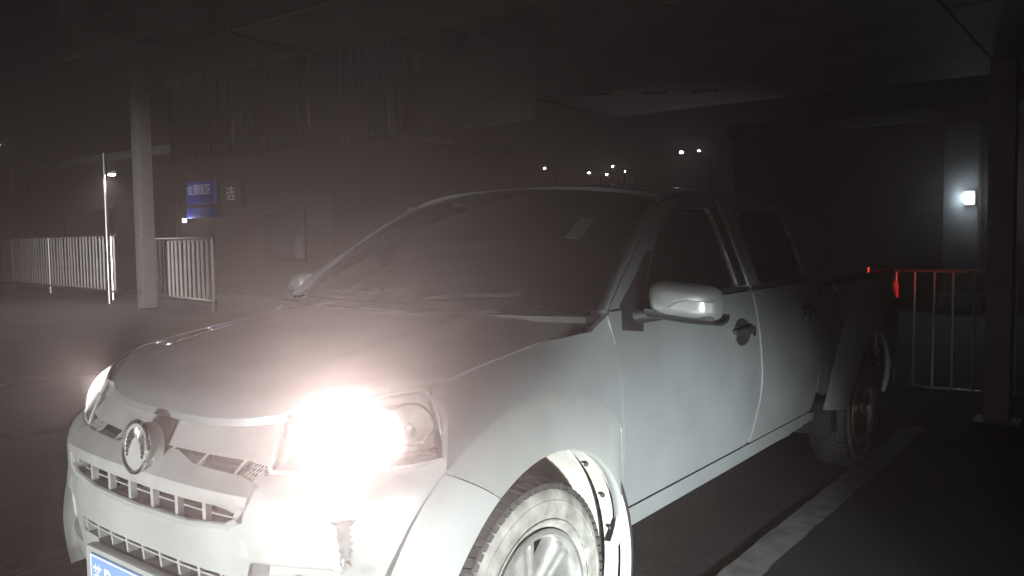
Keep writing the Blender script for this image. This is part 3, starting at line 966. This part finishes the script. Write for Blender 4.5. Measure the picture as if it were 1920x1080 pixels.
# ---- headlights
for s in (1, -1):
    hl = empty('headlight', FM(s * (UH0 + UH1) / 2, .90), TR)
    hl.matrix_parent_inverse = parent_inv(TR)
    def HB(t):                                         # lower edge of the lamp
        return Vector(FM(UH0 + (UH1 - UH0) * t, .832 + .036 * t ** 1.2, .003))
    def HT(t):                                         # upper edge, along the bonnet
        x = .455 + .285 * t
        y = hood_yf(x) if t < .999 else -.322
        return Vector((x + .006, y - .014, hood_z(x, y) - .026 + .012 * t))
    def HL(t, v, d=0):
        a, b = HB(t), HT(t)
        p = a.lerp(b, v)
        nrm = Vector((.25 + .55 * t * t, -.9 + .35 * t * t, .35)).normalized()
        edge = 4 * v * (1 - v) * min(1, 6 * t * (1 - t) + .15)
        p += nrm * (.026 * edge - d)
        return Vector((s * p.x, p.y, p.z))
    def HM(t, v, d=0):
        p = HL(t, v, d)
        a = (HL(t + .03, v) - HL(t - .03, v)).normalized() * s
        b = (HL(t, v + .03) - HL(t, v - .03)).normalized()
        n = a.cross(b).normalized()
        b = n.cross(a)
        return Matrix.Translation(p) @ Matrix((a, b, n)).transposed().to_4x4()
    def ring(k0, k1):
        return ([(k0, k0 + (k1 - k0) * i / 10) for i in range(10)] + [(k0 + (k1 - k0) * i / 20, k1) for i in range(20)]
                + [(k1, k1 - (k1 - k0) * i / 10) for i in range(10)] + [(k1 - (k1 - k0) * i / 20, k0) for i in range(20)])
    def rp(t, v):                                      # square with rounded corners
        c = .10
        tt, vv = min(max(t, 0), 1), min(max(v, 0), 1)
        return tt, vv
    bm = bmesh.new()
    grid(bm, lambda i, j: HL(.012 + .976 * i, .02 + .96 * j), 28, 14)
    thicken(bm, lambda v: v.co + Vector((0, .004, -.001)))
    finish('lens', bm, LENS, hl, True)
    bm = bmesh.new()
    tube(bm, [HL(t, v, .001) for t, v in ring(0, 1) + [(0, 0)]], .006, 6)
    finish('lens_seal', bm, GREYP, hl, True)
    bm = bmesh.new()
    q0 = [bm.verts.new(HL(t, v, .006)) for t, v in ring(.012, .988)]
    q1 = [bm.verts.new(HL(t, v, .085)) for t, v in ring(.05, .95)]
    for i in range(len(q0)):
        bm.faces.new((q0[i], q0[(i+1) % len(q0)], q1[(i+1) % len(q0)], q1[i]))
    finish('housing_wall', bm, GRILLE, hl, True)
    bm = bmesh.new()
    grid(bm, lambda i, j: HL(.03 + .94 * i, .03 + .94 * j, .087), 16, 8)
    thicken(bm, lambda v: v.co + Vector((0, .004, 0)))
    finish('housing_back', bm, GRILLE, hl, True)
    bm = bmesh.new()                                   # parking lamp strip along the foot
    grid(bm, lambda i, j: HL(.30 + .62 * i, .10 + .10 * j, .02 + .02 * j), 16, 3)
    thicken(bm, lambda v: v.co + Vector((0, .01, 0)))
    finish('lamp_trim', bm, CHROME, hl, True)
    for uu, zz, rr, lit in ((.40, .50, .060, True), (.80, .56, .056, False)):
        M = HM(uu, zz, .040) @ Matrix.Rotation(R(-90), 4, 'Y')
        bm = bmesh.new()
        lathe(bm, [(.0, rr + .006), (.004, rr), (-.012, rr * .93), (-.03, rr * .72), (-.045, rr * .42), (-.052, .012), (-.052, 0)], 32, M)
        finish('reflector_bowl', bm, REFLECT if lit else RBOWL, hl, True)
        bm = bmesh.new()
        T = HM(uu, zz, .037)
        tube(bm, [T @ Vector((rr * 1.05 * math.cos(2 * math.pi * k / 32), rr * 1.05 * math.sin(2 * math.pi * k / 32), 0)) for k in range(33)], .004, 6)
        finish('reflector_ring', bm, CHROME, hl, True)
        bm = bmesh.new()
        lathe(bm, [(-.05, .010), (-.02, .012), (-.010, .010), (-.004, .0)], 14, M)
        finish('bulb', bm, BULB if lit else AMBER, hl, True)
        if lit:
            lt = bpy.data.lights.new('headlight_beam', 'SPOT')
            lt.energy = 310 if s > 0 else 190
            lt.spot_size = R(168)
            lt.spot_blend = .4
            lt.shadow_soft_size = .02
            lt.color = (1, .985, .96)
            lo = bpy.data.objects.new('headlight_beam', lt)
            COL.objects.link(lo)
            lo.location = HL(uu, zz, .034)
            lo.rotation_euler = Vector((.8 if s > 0 else -.3, -1, .62)).to_track_quat('-Z', 'Y').to_euler()

# lit tail lamp glow on the rail behind
lt = bpy.data.lights.new('tail_lamp_light', 'SPOT')
lt.spot_size = R(44)
lt.spot_blend = .8
lt.energy = 24
lt.color = (1, .05, .03)
lt.shadow_soft_size = .04
lo = bpy.data.objects.new('tail_lamp_light', lt)
COL.objects.link(lo)
lo.location = (.80, 4.19, 1.02)
lo.rotation_euler = Vector((-.08, 1, .22)).to_track_quat('-Z', 'Y').to_euler()

# ---- wheels
def wheel_meshes():
    I = Matrix.Identity(4)
    out = []
    bm = bmesh.new()                                   # carcass with side walls
    prof = [(-.205, .205), (-.222, .235), (-.232, .275), (-.228, .315), (-.212, .340), (-.19, .3455), (-.04, .3455), (-.022, .340), (-.004, .318), (.003, .28), (-.004, .245), (-.018, .222), (-.03, .205)]
    lathe(bm, prof, 72, I, True)
    for r0 in (.246, .300):                            # raised rings on the side wall
        tube(bm, [Vector((.0015 if r0 < .3 else -.001, r0 * math.cos(2 * math.pi * k / 72), r0 * math.sin(2 * math.pi * k / 72))) for k in range(73)], .003, 6, False)
    out.append(('tyre', bm, SIDEW, 40))
    bm = bmesh.new()                                   # tread blocks
    ribs = [(-.215, -.178), (-.172, -.138), (-.132, -.098), (-.092, -.058), (-.052, -.014)]
    NP = 74
    for k in range(NP):
        for j, (a, b) in enumerate(ribs):
            ph = (k + (.35 * (j % 2))) * 2 * math.pi / NP
            dph = 2 * math.pi / NP * (.80 if j in (0, 4) else .84)
            sk = .25 * (1 if j % 2 else -1) * 2 * math.pi / NP
            vs = []
            for (x, rt, ee) in ((a, .3565, 0), (b, .3565, 1)):
                dr = -.010 if (j == 0 and ee == 0) or (j == 4 and ee == 1) else 0
                for q in (0, 1):
                    an = ph + dph * q + sk * ee
                    for r in (.338, rt + dr):
                        vs.append(bm.verts.new((x, r * math.cos(an), r * math.sin(an))))
            for f in ((1, 3, 7, 5), (0, 1, 5, 4), (2, 6, 7, 3), (0, 2, 3, 1), (4, 5, 7, 6)):
                bm.faces.new([vs[i] for i in f])
        # shoulder lug running down the side wall
        ph = (k + .05) * 2 * math.pi / NP
        dph = 2 * math.pi / NP * .72
        vs = []
        for x, r in ((-.012, .348), (-.004, .333), (-.022, .328)):
            for q in (0, 1):
                an = ph + dph * q
                vs.append(bm.verts.new((x, r * math.cos(an), r * math.sin(an))))
        for f in ((0, 1, 3, 2), (2, 3, 5, 4), (0, 2, 4), (1, 5, 3)):
            bm.faces.new([vs[i] for i in f])
    out.append(('tread', bm, RUB, None))
    bm = bmesh.new()                                   # rim
    prof = [(-.018, .214), (-.006, .220), (.002, .217), (.002, .206), (-.010, .196), (-.04, .190), (-.09, .180), (-.20, .185), (-.215, .205), (-.20, .210), (-.09, .19)]
    lathe(bm, prof, 64, I)
    out.append(('rim', bm, ALLOY, 40))
    bm = bmesh.new()
    lathe(bm, [(-.10, .178), (-.10, .06), (-.085, .055), (-.085, 0)], 40, I)
    out.append(('brake_drum', bm, VOID, True))
    bm = bmesh.new()
    lathe(bm, [(-.07, .070), (-.03, .068), (-.016, .060), (-.014, .045), (-.004, .040), (.006, .030), (.008, 0)], 32, I)
    out.append(('hub_cap', bm, ALLOY, 40))
    return out
def spoke_mesh():
    bm = bmesh.new()
    def f(i, j):
        r = .050 + .150 * i
        hw = .030 + .024 * i ** 1.6 + .012 * (1 - i) ** 3
        t = -1 + 2 * j
        x = -.030 + .022 * i - .020 * t ** 4
        if abs(t) < .35: x -= .008 * math.cos(t / .35 * math.pi / 2) * min(1, i * 3)
        if i > .9: x -= .01 * (i - .9) * 10
        return Vector((x, t * hw, r))
    grid(bm, f, 12, 20)
    thicken(bm, lambda v: v.co - Vector((.035, 0, 0)))
    return bm
WM = None
for (y, sd, turn) in ((AX0, 1, 0), (AX1, 1, 22), (AX0, -1, 40), (AX1, -1, 10)):
    we = bpy.data.objects.new('wheel', None)
    COL.objects.link(we)
    we.location = (sd * .8425, y - 1.3, HZ)
    we.rotation_euler = (R(turn), 0, 0 if sd > 0 else math.pi)
    we.parent = TR
    if WM is None:
        WM = []
        for nm, bm, m, sm in wheel_meshes():
            bmesh.ops.recalc_face_normals(bm, faces=bm.faces[:])
            me = bpy.data.meshes.new(nm)
            bm.to_mesh(me)
            bm.free()
            if sm:
                me.polygons.foreach_set('use_smooth', [True] * len(me.polygons))
                me.set_sharp_from_angle(angle=R(40))
            me.materials.append(m)
            WM.append((nm, me, 0))
        bm = spoke_mesh()
        bmesh.ops.recalc_face_normals(bm, faces=bm.faces[:])
        me = bpy.data.meshes.new('spoke')
        bm.to_mesh(me)
        bm.free()
        me.polygons.foreach_set('use_smooth', [True] * len(me.polygons))
        me.set_sharp_from_angle(angle=R(45))
        me.materials.append(ALLOY)
        for k in range(6): WM.append(('spoke', me, 60 * k + 14))
        bm = bmesh.new()
        bmesh.ops.create_cone(bm, cap_ends=True, segments=6, radius1=.011, radius2=.009, depth=.02, matrix=Matrix.Rotation(R(90), 4, 'Y'))
        me = bpy.data.meshes.new('wheel_nut')
        bm.to_mesh(me)
        bm.free()
        me.materials.append(CHROME)
        for k in range(6): WM.append(('wheel_nut', me, 60 * k + 44))
    for nm, me, rot in WM:
        o = bpy.data.objects.new(nm, me)
        COL.objects.link(o)
        o.parent = we
        o.rotation_euler = (R(rot), 0, 0)
        if nm == 'wheel_nut':
            o.location = (-.022, -.055 * math.sin(R(rot)), .055 * math.cos(R(rot)))
        if nm == 'tread': o['kind'] = 'stuff'

# ------------------------------------------------------------------ canopy over the parking bays
CZ = 2.65
cn = empty('parking_canopy', (1.3, 5.13, 0))
tag(cn, 'pale flat canopy roof above the pickup, seen from underneath', 'canopy')
bm = bmesh.new()
box(bm, (-2.18, 1.07, CZ + .02), (6.4, 5.62, CZ + .30))
finish('roof_slab', bm, FASC, cn)
NXP, NYP = 5, 4
bmp_ = bmesh.new()
box(bmp_, (.004, .004, 0), (1.71, 1.132, .022))
bmesh.ops.bevel(bmp_, geom=[e for e in bmp_.edges], offset=.004, segments=1, affect='EDGES')
pm = None
for i in range(NXP):
    for j in range(NYP):
        if pm is None:
            o = finish('soffit_panel', bmp_, SOFFIT, cn)
            pm = o.data
            o.matrix_parent_inverse = parent_inv(cn)
        else:
            o = bpy.data.objects.new('soffit_panel', pm)
            COL.objects.link(o)
            o.parent = cn
            o.matrix_parent_inverse = parent_inv(cn)
        o.location = (-2.18 + 1.716 * i, 1.07 + 1.137 * j, CZ - .002 + random.uniform(-.003, .003))
for x0, y0, L, a in ((-1.62, 4.28, .26, 28), (-1.22, 4.55, .20, 20), (-.85, 4.75, .22, 15)):
    bevbox('recessed_lamp', (-L / 2, -.05, -.008), (L / 2, .05, .004), INK, cn, .003, Matrix.Translation((x0, y0, CZ - .004)) @ Matrix.Rotation(R(a), 4, 'Z'), 1)
# edge trims
bm = bmesh.new()
box(bm, (-2.24, 1.07, CZ + .002), (-2.185, 5.62, CZ + .34))
finish('edge_trim', bm, FASC, cn)
bm = bmesh.new()
box(bm, (-2.24, 5.625, CZ + .002), (6.4, 5.68, CZ + .34))
finish('edge_trim', bm, FASC, cn)
bevbox('post', (1.235, 5.05, .012), (1.405, 5.22, CZ - .006), POSTM, cn, .012)
bevbox('post_base_plate', (1.17, 4.985, .0), (1.47, 5.285, .012), GREYP, cn, .003, seg=1)
bevbox('post', (4.6, 5.05, .012), (4.77, 5.22, CZ - .006), GREYP, cn, .012)
# near sign beam, upper left
sb = empty('overhead_sign_beam', (-2.3, .85, CZ))
tag(sb, 'long dark overhead beam crossing the top left corner', 'beam')
bevbox('beam_body', (-3.57, .70, CZ), (-2.25, 1.02, CZ + .75), FASC, sb, .01)
bevbox('beam_lower_trim', (-3.575, .69, CZ - .03), (-2.25, .73, CZ + .02), GREYP, sb, .006)
for k in range(3):
    bevbox('beam_groove_strip', (-3.572, .688, CZ + .14 + .2 * k), (-2.25, .699, CZ + .155 + .2 * k), GREYP, sb, .002, seg=1)
# ribbed hanging sheet and notice board
hs = empty('ribbed_hanging_screen', (-3.0, 1.82, 2.1))
tag(hs, 'dark blue grey screen of vertical strips hanging left above the bonnet', 'screen')
x = -4.2
k = 0
ribm = None
while x < -1.44:
    if ribm is None:
        bm = bmesh.new()
        n = 8
        pr = [(.062 * t, .020 * math.sin(math.pi * t)) for t in [i / n for i in range(n + 1)]]
        top = [bm.verts.new((p, -q, .62)) for p, q in pr]
        bot = [bm.verts.new((p, -q, 0)) for p, q in pr]
        for i in range(n): bm.faces.new((bot[i], bot[i+1], top[i+1], top[i]))
        thicken(bm, lambda v: v.co + Vector((0, .004, 0)))
        o = finish('strip', bm, RIBS, hs, True)
        ribm = o.data
    else:
        o = bpy.data.objects.new('strip', ribm)
        COL.objects.link(o)
        o.parent = hs
        o.matrix_parent_inverse = parent_inv(hs)
    o.location = (x, 1.80 + random.uniform(-.012, .012), 2.06 + random.uniform(-.03, .05))
    o.rotation_euler = (0, 0, R(random.uniform(-8, 8)))
    x += .060
bm = bmesh.new()
box(bm, (-4.25, 1.78, 2.66), (-1.42, 1.84, 2.72))
finish('hanging_rail', bm, GREYP, hs)
nb = empty('notice_board', (-.95, 1.82, 2.05))
tag(nb, 'pale grey notice board with faint dark print hanging above the windscreen', 'notice board')
bevbox('board', (-1.38, 1.80, 2.05), (-.48, 1.84, CZ - .02), NOTICE, nb, .006)
for a, b, c, d in ((-1.17, 2.51, -.95, 2.60), (-1.34, 2.545, -1.25, 2.56), (-1.34, 2.475, -1.22, 2.485), (-1.15, 2.465, -.92, 2.475), (-1.34, 2.42, -1.0, 2.43), (-1.34, 2.36, -1.27, 2.375), (-.88, 2.56, -.70, 2.575), (-.88, 2.48, -.6, 2.49), (-1.3, 2.2, -.7, 2.21)):
    bm = bmesh.new()
    box(bm, (a, 1.7975, b), (c, 1.7995, d))
    finish('printed_block', bm, INK, nb)

# ------------------------------------------------------------------ railings
def railing(name, label, group, a, b, z0, z1, n, r, posts, bm_=None):
    a, b = Vector(a), Vector(b)
    o = empty(name, a)
    tag(o, label, 'railing', group)
    d = (b - a)
    ang = math.atan2(d.y, d.x)
    for z in (z0, z1):
        bm = bmesh.new()
        tube(bm, [a + Vector((0, 0, z)), b + Vector((0, 0, z))], r * 1.5, 10)
        finish('rail', bm, STEEL, o, True)
    bm = bmesh.new()
    tube(bm, [(0, 0, z0), (0, 0, z1)], r, 10)
    me = None
    for k in range(n):
        p = a + d * ((k + .5) / n)
        if me is None:
            q = finish('bar', bm, bm_ or STEEL, o, True)
            me = q.data
        else:
            q = bpy.data.objects.new('bar', me)
            COL.objects.link(q)
            q.parent = o
            q.matrix_parent_inverse = parent_inv(o)
        q.location = p
        q.rotation_euler = (R(random.uniform(-.4, .4)), R(random.uniform(-.4, .4)), 0)
    for t in posts:
        p = a + d * t
        bm = bmesh.new()
        tube(bm, [p, p + Vector((0, 0, z1 + .02))], r * 1.7, 10)
        finish('post', bm, STEEL, o, True)
    return o
G = 'steel railings behind the parking bays'
railing('steel_railing', 'steel railing lit red by the tail lamp behind the pickup', G, (.30, 5.52, 0), (1.75, 5.46, 0), .14, 1.10, 10, .010, (0,))
railing('steel_railing', 'long bright steel railing of close bars at the far left edge', G, (-31.5, 9.6, 0), (-17.9, 8.1, 0), .22, 1.62, 58, .024, (.02, .36, .63, .98), WBAR)
railing('steel_railing', 'short bright steel railing between the grey post and the bonnet', G, (-16.1, 8.05, 0), (-12.6, 7.45, 0), .20, 1.48, 15, .028, (.02, .98), WBAR)
# grey post with bolts
gp_ = empty('grey_post', (-14.97, 7.3, 0))
tag(gp_, 'broad plain grey post standing at the end of the short railing', 'post')
bevbox('post_body', (-15.12, 7.15, 0), (-14.82, 7.45, 5.2), GREYP, gp_, .02)
for z in (.34, 1.58):
    bm = bmesh.new()
    bmesh.ops.create_uvsphere(bm, u_segments=14, v_segments=8, radius=.07, matrix=Matrix.Translation((-14.95, 7.14, z)) @ Matrix.Diagonal((1, .5, .8, 1)))
    finish('rail_bracket', bm, STEEL, gp_, True)
# slim lamp pole
sp_ = empty('lamp_pole', (-16.95, 7.44, 0))
tag(sp_, 'slim bright pole with a small lamp beside the long left railing', 'lamp pole')
bm = bmesh.new()
tube(bm, [(-16.95, 7.44, 0), (-16.95, 7.44, 1.6), (-16.95, 7.44, 3.5)], [.05, .045, .03], 12)
finish('pole', bm, STEEL, sp_, True)
bm = bmesh.new()
tube(bm, [(-16.95, 7.44, 3.0), (-16.75, 7.50, 3.04)], .02, 8)
finish('lamp_arm', bm, STEEL, sp_, True)
bevbox('lamp_head', (-16.86, 7.46, 3.01), (-16.66, 7.60, 3.08), GREYP, sp_, .02)
bevbox('lamp_lens', (-16.80, 7.45, 2.975), (-16.70, 7.58, 3.008), LAMPW, sp_, .01, seg=1)
lt = bpy.data.lights.new('pole_lamp_light', 'SPOT')
lt.spot_size = R(150)
lt.spot_blend = .5
lt.energy = 200
lt.color = (1, .98, .95)
lt.shadow_soft_size = .06
lo = bpy.data.objects.new('pole_lamp_light', lt)
COL.objects.link(lo)
lo.location = (-16.75, 7.40, 2.93)

# ------------------------------------------------------------------ buildings and signs behind
def building(name, label, x0, x1, y0, y1, h, m, wins):
    o = empty(name, ((x0 + x1) / 2, y0, 0))
    tag(o, label, 'building')
    bm = bmesh.new()
    box(bm, (x0, y0, 0), (x1, y1, h))
    finish('wall', bm, m, o)
    bevbox('parapet', (x0 - .12, y0 - .12, h), (x1 + .12, y1 + .12, h + .25), WALLG, o, .02)
    for (a, b, c, d) in wins:
        wv = bevbox('window', (a, y0 - .05, b), (c, y0 - .004, d), WALLB, o, .01)
        bevbox('pane', (a + .07, y0 - .056, b + .07), (c - .07, y0 - .051, d - .07), GLASSD, wv, .001, seg=1)
    return o
building('shop_building', 'dark low shop building behind the left railings', -30, -13.2, 11.0, 18, 4.0, WALLB,
         [(-29 + 3.6 * k, .9, -27.2 + 3.6 * k, 2.6) for k in range(3)] + [(-15.9, .9, -14.2, 2.2)])
building('brick_building', 'dark red brick building beyond the right railing', -4.6, 6.5, 14.4, 22, 3.4, WALLB,
         [(-4.1 + 2.5 * k, .8, -2.7 + 2.5 * k, 2.3) for k in range(4)])
wc = empty('wall_column', (-.45, 14.2, 0))
tag(wc, 'pale column of the brick building lit by a wall lamp', 'column')
bevbox('shaft', (-.66, 14.05, 0), (-.12, 14.38, 3.3), WALLG, wc, .02)
bevbox('plinth', (-.72, 13.99, 0), (-.06, 14.38, .35), WALLG, wc, .02)
wlamp = empty('wall_lamp', (-.30, 14.0, 2.0))
tag(wlamp, 'small cold white wall lamp shining on the pale column', 'lamp')
bevbox('lamp_body', (-.32, 13.97, 1.88), (-.16, 14.045, 2.12), GREYP, wlamp, .015)
bevbox('lamp_glass', (-.34, 13.90, 1.93), (-.18, 13.965, 2.07), LAMPW, wlamp, .02)
lt = bpy.data.lights.new('wall_lamp_light', 'POINT')
lt.energy = 1.6
lt.color = (.72, .93, 1)
lt.shadow_soft_size = .05
lo = bpy.data.objects.new('wall_lamp_light', lt)
COL.objects.link(lo)
lo.location = (-.30, 13.78, 2.05)

def sign(name, label, x0, z0, x1, z1, y, texts, face):
    o = empty(name, ((x0 + x1) / 2, y, z0))
    tag(o, label, 'sign')
    bevbox('sign_face', (x0, y, z0), (x1, y + .12, z1), face, o, .01)
    for t, sz, x, z, m in texts:
        text_mesh(t, sz, Matrix.Translation((x, y - .004, z)) @ PM, m, 'sign_lettering', o, .002)
    return o
sign('shop_sign', 'upper blue shop sign with a row of four pale characters', -18.87, 2.44, -17.56, 3.07, 10.6,
     [('金贸医区', .30, -18.22, 2.82, SIGNW), ('————', .10, -18.22, 2.49, SIGNW)], BLUES)
sign('shop_sign', 'narrow blue sign band directly below the larger blue sign', -18.87, 2.07, -17.58, 2.36, 10.6,
     [('· — — · —', .12, -18.22, 2.31, SIGNW), ('— — — —', .12, -18.22, 2.11, SIGNW)], BLUES)
sign('shop_sign', 'dark sign with a single grey character right of the blue signs', -17.15, 2.36, -16.3, 3.0, 10.6,
     [('选', .40, -16.75, 2.65, SIGNG)], mat('dark_sign_face', (.03, .03, .032), .6))
wl2 = bevbox('shop_door_lamp', (-18.93, 10.5, 1.98), (-18.85, 10.57, 2.06), LAMPW, None, .015)
tag(wl2, 'tiny white lamp below the left edge of the blue signs', 'lamp')

# far street lamps, one lit head on each pole
FL = [(-16.9, 37.0, 5.72, 1.0, 'brightest far street lamp above the pickup roof'),
      (-16.2, 37.6, 5.80, .55, 'dimmer far street lamp just right of the brightest one'),
      (-22.4, 32.6, 4.99, .5, 'far street lamp left of the small cluster, above the windscreen'),
      (-20.6, 34.0, 4.74, .5, 'far street lamp at the left end of the small cluster'),
      (-19.9, 34.6, 4.64, .5, 'lowest far street lamp in the small cluster'),
      (-19.65, 34.8, 5.05, .45, 'topmost far street lamp in the small cluster'),
      (-19.3, 35.4, 4.80, .4, 'far street lamp at the right end of the small cluster'),
      (-26.5, 29.5, 5.41, .3, 'faint lone far street lamp above the middle of the bonnet'),
      (-44.6, 15.5, 6.54, .6, 'far street lamp at the left edge of the picture'),
      (-40.5, 18.5, 5.44, .35, 'faint far street lamp just left of the slim pole')]
for x, y, z, k, lab in FL:
    o = empty('street_lamp', (x, y, 0))
    tag(o, lab, 'street lamp', 'far street lamps')
    bm = bmesh.new()
    tube(bm, [(x + .5, y + .3, 0), (x + .5, y + .3, z - .3), (x + .35, y + .25, z + .06), (x, y, z + .08)], [.04, .02, .016, .014], 6)
    finish('pole', bm, BLACK, o, True)
    bevbox('lamp_head', (x - .12, y - .06, z + .05), (x + .12, y + .06, z + .10), BLACK, o, .015)
    r = .075 * k + .015
    bm = bmesh.new()
    bmesh.ops.create_uvsphere(bm, u_segments=12, v_segments=8, radius=1, matrix=Matrix.Translation((x, y, z)) @ Matrix.Diagonal((r, r, r * .6, 1)))
    finish('lamp_glass', bm, DOT, o, True)

# ------------------------------------------------------------------ haze added to imitate the lens glow round the headlights
bm = bmesh.new()
box(bm, (-301, -301, -1), (301, 301, 14))
hz = finish('added_glow_haze', bm, None)
hm = bpy.data.materials.new('lens_glow_haze')
hm.use_nodes = True
nt = hm.node_tree
nt.nodes.remove(nt.nodes['Principled BSDF'])
pv = nt.nodes.new('ShaderNodeVolumePrincipled')
pv.inputs['Color'].default_value = (1, .79, .76, 1)
pv.inputs['Density'].default_value = .0145
pv.inputs['Anisotropy'].default_value = .81
nt.links.new(pv.outputs[0], nt.nodes['Material Output'].inputs['Volume'])
hz.data.materials.append(hm)
tag(hz, kind='stuff')
